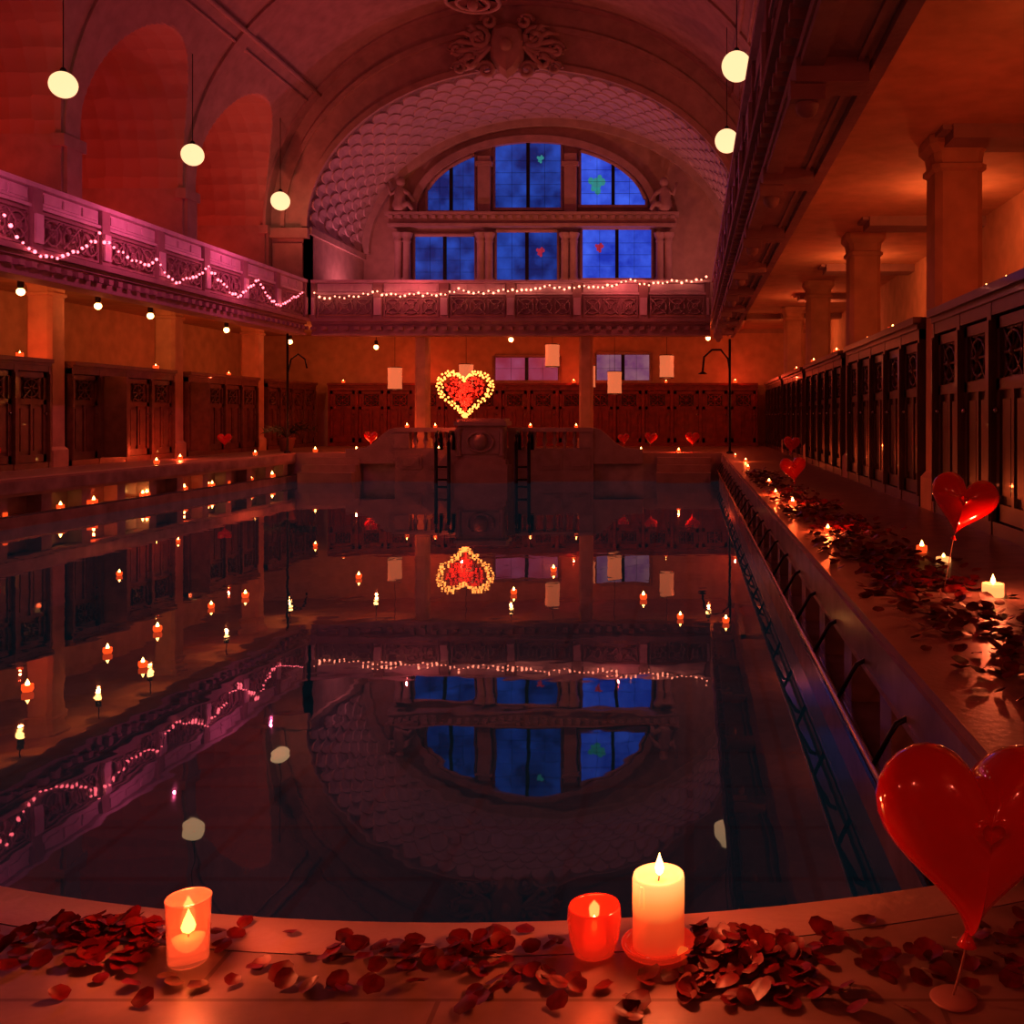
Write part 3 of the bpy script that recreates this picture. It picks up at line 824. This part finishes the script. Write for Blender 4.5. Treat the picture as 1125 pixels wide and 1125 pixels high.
# ---------------------------------------------------------------- heart balloons
def balloon(x,y,zc,w_,bx,by,tilt=0.0,yaw=0.0,zb=0.0):
    root=bpy.data.objects.new('heart_balloon',None); sc.collection.objects.link(root); root.location=(bx,by,zb)
    g=MB(); NR=14; NS=48; S=w_/2/ .98
    vs=[];fs=[]
    R=Matrix.Rotation(tilt,3,'Y'); Rz=Matrix.Rotation(yaw,3,'Z')
    def pt(a,d,b_):
        q=Rz@(R@Vector((a,d,b_))); return (x-bx+q.x,y-by+q.y,zc-zb+q.z)
    for sgn in (-1,1):
        off=len(vs)
        vs.append(pt(0,sgn*.42*S,.08*S))
        for r_ in range(1,NR+1):
            s_=sin(r_/NR*pi/2)
            for k in range(NS):
                a,b_=heart2(2*pi*k/NS)
                th=.42*sqrt(max(0,1-s_**2.2))
                vs.append(pt(S*a*s_*1.03,sgn*th*S*(1.0+.12*abs(a)),S*((b_*1.06-.08)*s_+.08)))
        for k in range(NS): fs.append((off,off+1+k,off+1+(k+1)%NS))
        for r_ in range(NR-1):
            for k in range(NS):
                a0=off+1+r_*NS+k; a1=off+1+r_*NS+(k+1)%NS
                fs.append((a0,a1,a1+NS,a0+NS))
    g.add(vs,fs,M_balloon,True)
    bt=pt(0,0,-1.04*S)
    kn=pt(0,0,-1.16*S)
    g.tube([bt,((bt[0]+kn[0])/2,(bt[1]+kn[1])/2,(bt[2]+kn[2])/2),kn],[.03*S,.06*S,.10*S],M_balloon,10)
    g.obj('balloon',root)
    h=MB()
    h.tube([kn,(kn[0]*.5,kn[1]*.5,kn[2]*.5),(0,0,.01)],.0025 if w_<.6 else .005,M_string,6)
    h.lathe([(.001,0),(.038,0),(.042,.004),(.038,.007),(.010,.010),(.001,.010)],(0,0,0),M_string,20)
    h.obj('stick_and_base',root)
    return root
balloon(.512,1.80,.318,.37,.475,1.80,.06,.1)
balloon(1.63,5.95,.545,.40,1.52,5.98,.25,-.2)
balloon(1.31,12.6,.40,.34,1.29,12.6,-.1,.1)
balloon(2.05,20,.5,.36,2.0,20,.1,.3)
balloon(.1,28.9,.42,.42,.1,28.9,.0,0)
balloon(-1.1,28.95,.42,.38,-1.1,28.95,.1,0)
balloon(-1.9,29.1,.40,.34,-1.9,29.1,-.1,0)
balloon(-12.3,17.6,.15+.25,.36,-12.3,17.6,0,.6)
balloon(-9.2,28.95,.45,.4,-9.2,28.95,0,0)
balloon(-12.2,26.3,.45,.36,-12.2,26.3,0,.5)

# ---------------------------------------------------------------- shower pole, palm
g=MB()
g.tube([(0,0,0),(0,0,3.2)],.035,M_metal,8)
g.tube([(0,0,2.3),(-.05,0,2.65),(-.25,0,2.9),(-.5,0,2.9),(-.72,0,2.7),(-.76,0,2.3)],.03,M_metal,8)
g.lathe([(.02,0),(.12,-.06),(.13,-.08),(.001,-.08)],(-.76,0,2.3),M_metal,12)
g.lathe([(.1,0),(.1,.04),(.04,.08)],(0,0,0),M_metal,10)
o=g.obj('shower_pole'); o.location=(1.14,28.0,0)
g=MB(); g.tube([(0,0,0),(0,0,3.38)],.035,M_metal,8); g.lathe([(.1,0),(.1,.04),(.04,.08)],(0,0,0),M_metal,10)
g.tube([(0,0,2.2),(.1,0,2.65),(.3,0,2.8),(.5,0,2.65),(.55,0,2.4)],.025,M_metal,8)
o=g.obj('shower_pole'); o.location=(-11.35,28.3,0)
root=bpy.data.objects.new('potted_palm',None); sc.collection.objects.link(root); root.location=(-11.9,29.6,0)
g=MB(); g.lathe([(.001,0),(.16,0),(.24,.36),(.26,.38),(.25,.42),(.21,.42),(.2,.38),(.001,.38)],(0,0,0),M_pot,16); g.obj('pot',root)
g=MB()
for i in range(16):
    a=i*2.4; L=random.uniform(.5,.8); up=random.uniform(.3,.8)
    pts=[Vector((cos(a)*L*t_,sin(a)*L*t_,.4+up*t_*1.6-1.1*up*t_*t_)) for t_ in (0,.25,.5,.75,1)]
    g.tube([tuple(q) for q in pts],.01,M_leaf,5)
    for q in range(1,5):
        for sg in (-1,1):
            b0=pts[q]; side=Vector((-sin(a),cos(a),-.4))*sg*.22; fw=Vector((cos(a),sin(a),0))*.14
            g.add([tuple(b0-fw*.2),tuple(b0+side+fw),tuple(b0+fw*.4)],[(0,1,2)],M_leaf)
g.obj('fronds',root)

# ---------------------------------------------------------------- fill spots added on the galleries, in lamp housings
def fill_uplight(x,y,z,tgt,col,W,ang=110):
    g=MB(); g.lathe([(.001,0),(.12,0),(.12,.05),(.05,.08),(.08,.12),(.13,.25),(.12,.25),(.06,.14),(.001,.14)],(0,0,0),M_metal,14)
    o=g.obj('added_uplighter'); o.location=(x,y,z)
    t_=Vector(tgt)-Vector((x,y,z))
    spot('added_fill_beam',(0,0,.3),tuple(t_),col,W,ang,.08,o)
for yc in bays[:4]: fill_uplight(-14.3,yc,4.02,(-14.6,yc,9),(1,.045,.02),230,150)
for yc in bays[:2]: fill_uplight(3.8,yc,4.27,(3.2,yc,9),(1,.06,.03),120,150)
fill_uplight(-10.9,33.0,4.02,(-8.0,33.0,11),(1,.19,.27),300,160)
fill_uplight(.9,33.0,4.02,(-2.5,33.0,11),(1,.23,.23),240,160)
fill_uplight(-5.0,31.5,4.02,(-5,35.0,10),(1,.22,.09),270,130)
fill_uplight(-11.7,27.4,4.02,(-8.0,29.0,13),(1,.14,.10),360,130)
fill_uplight(-11.7,20.6,4.02,(-6.0,21.0,13),(1,.11,.09),260,120)
fill_uplight(1.7,24,4.27,(-4.0,27.0,13),(1,.13,.10),300,120)

wd=bpy.data.worlds.new('world'); sc.world=wd; wd.use_nodes=True
wd.node_tree.nodes['Background'].inputs[0].default_value=(.3,.12,.15,1)
wd.node_tree.nodes['Background'].inputs[1].default_value=.02

cam=bpy.data.cameras.new('camera'); co=bpy.data.objects.new('camera',cam); sc.collection.objects.link(co)
co.location=(0,0,1.05); co.rotation_euler=(pi/2,0,0)
cam.sensor_width=36; cam.lens=36*1100/1125
cam.shift_x=-194.5/1125; cam.shift_y=-105.5/1125
cam.clip_start=.05; cam.clip_end=200
sc.camera=co
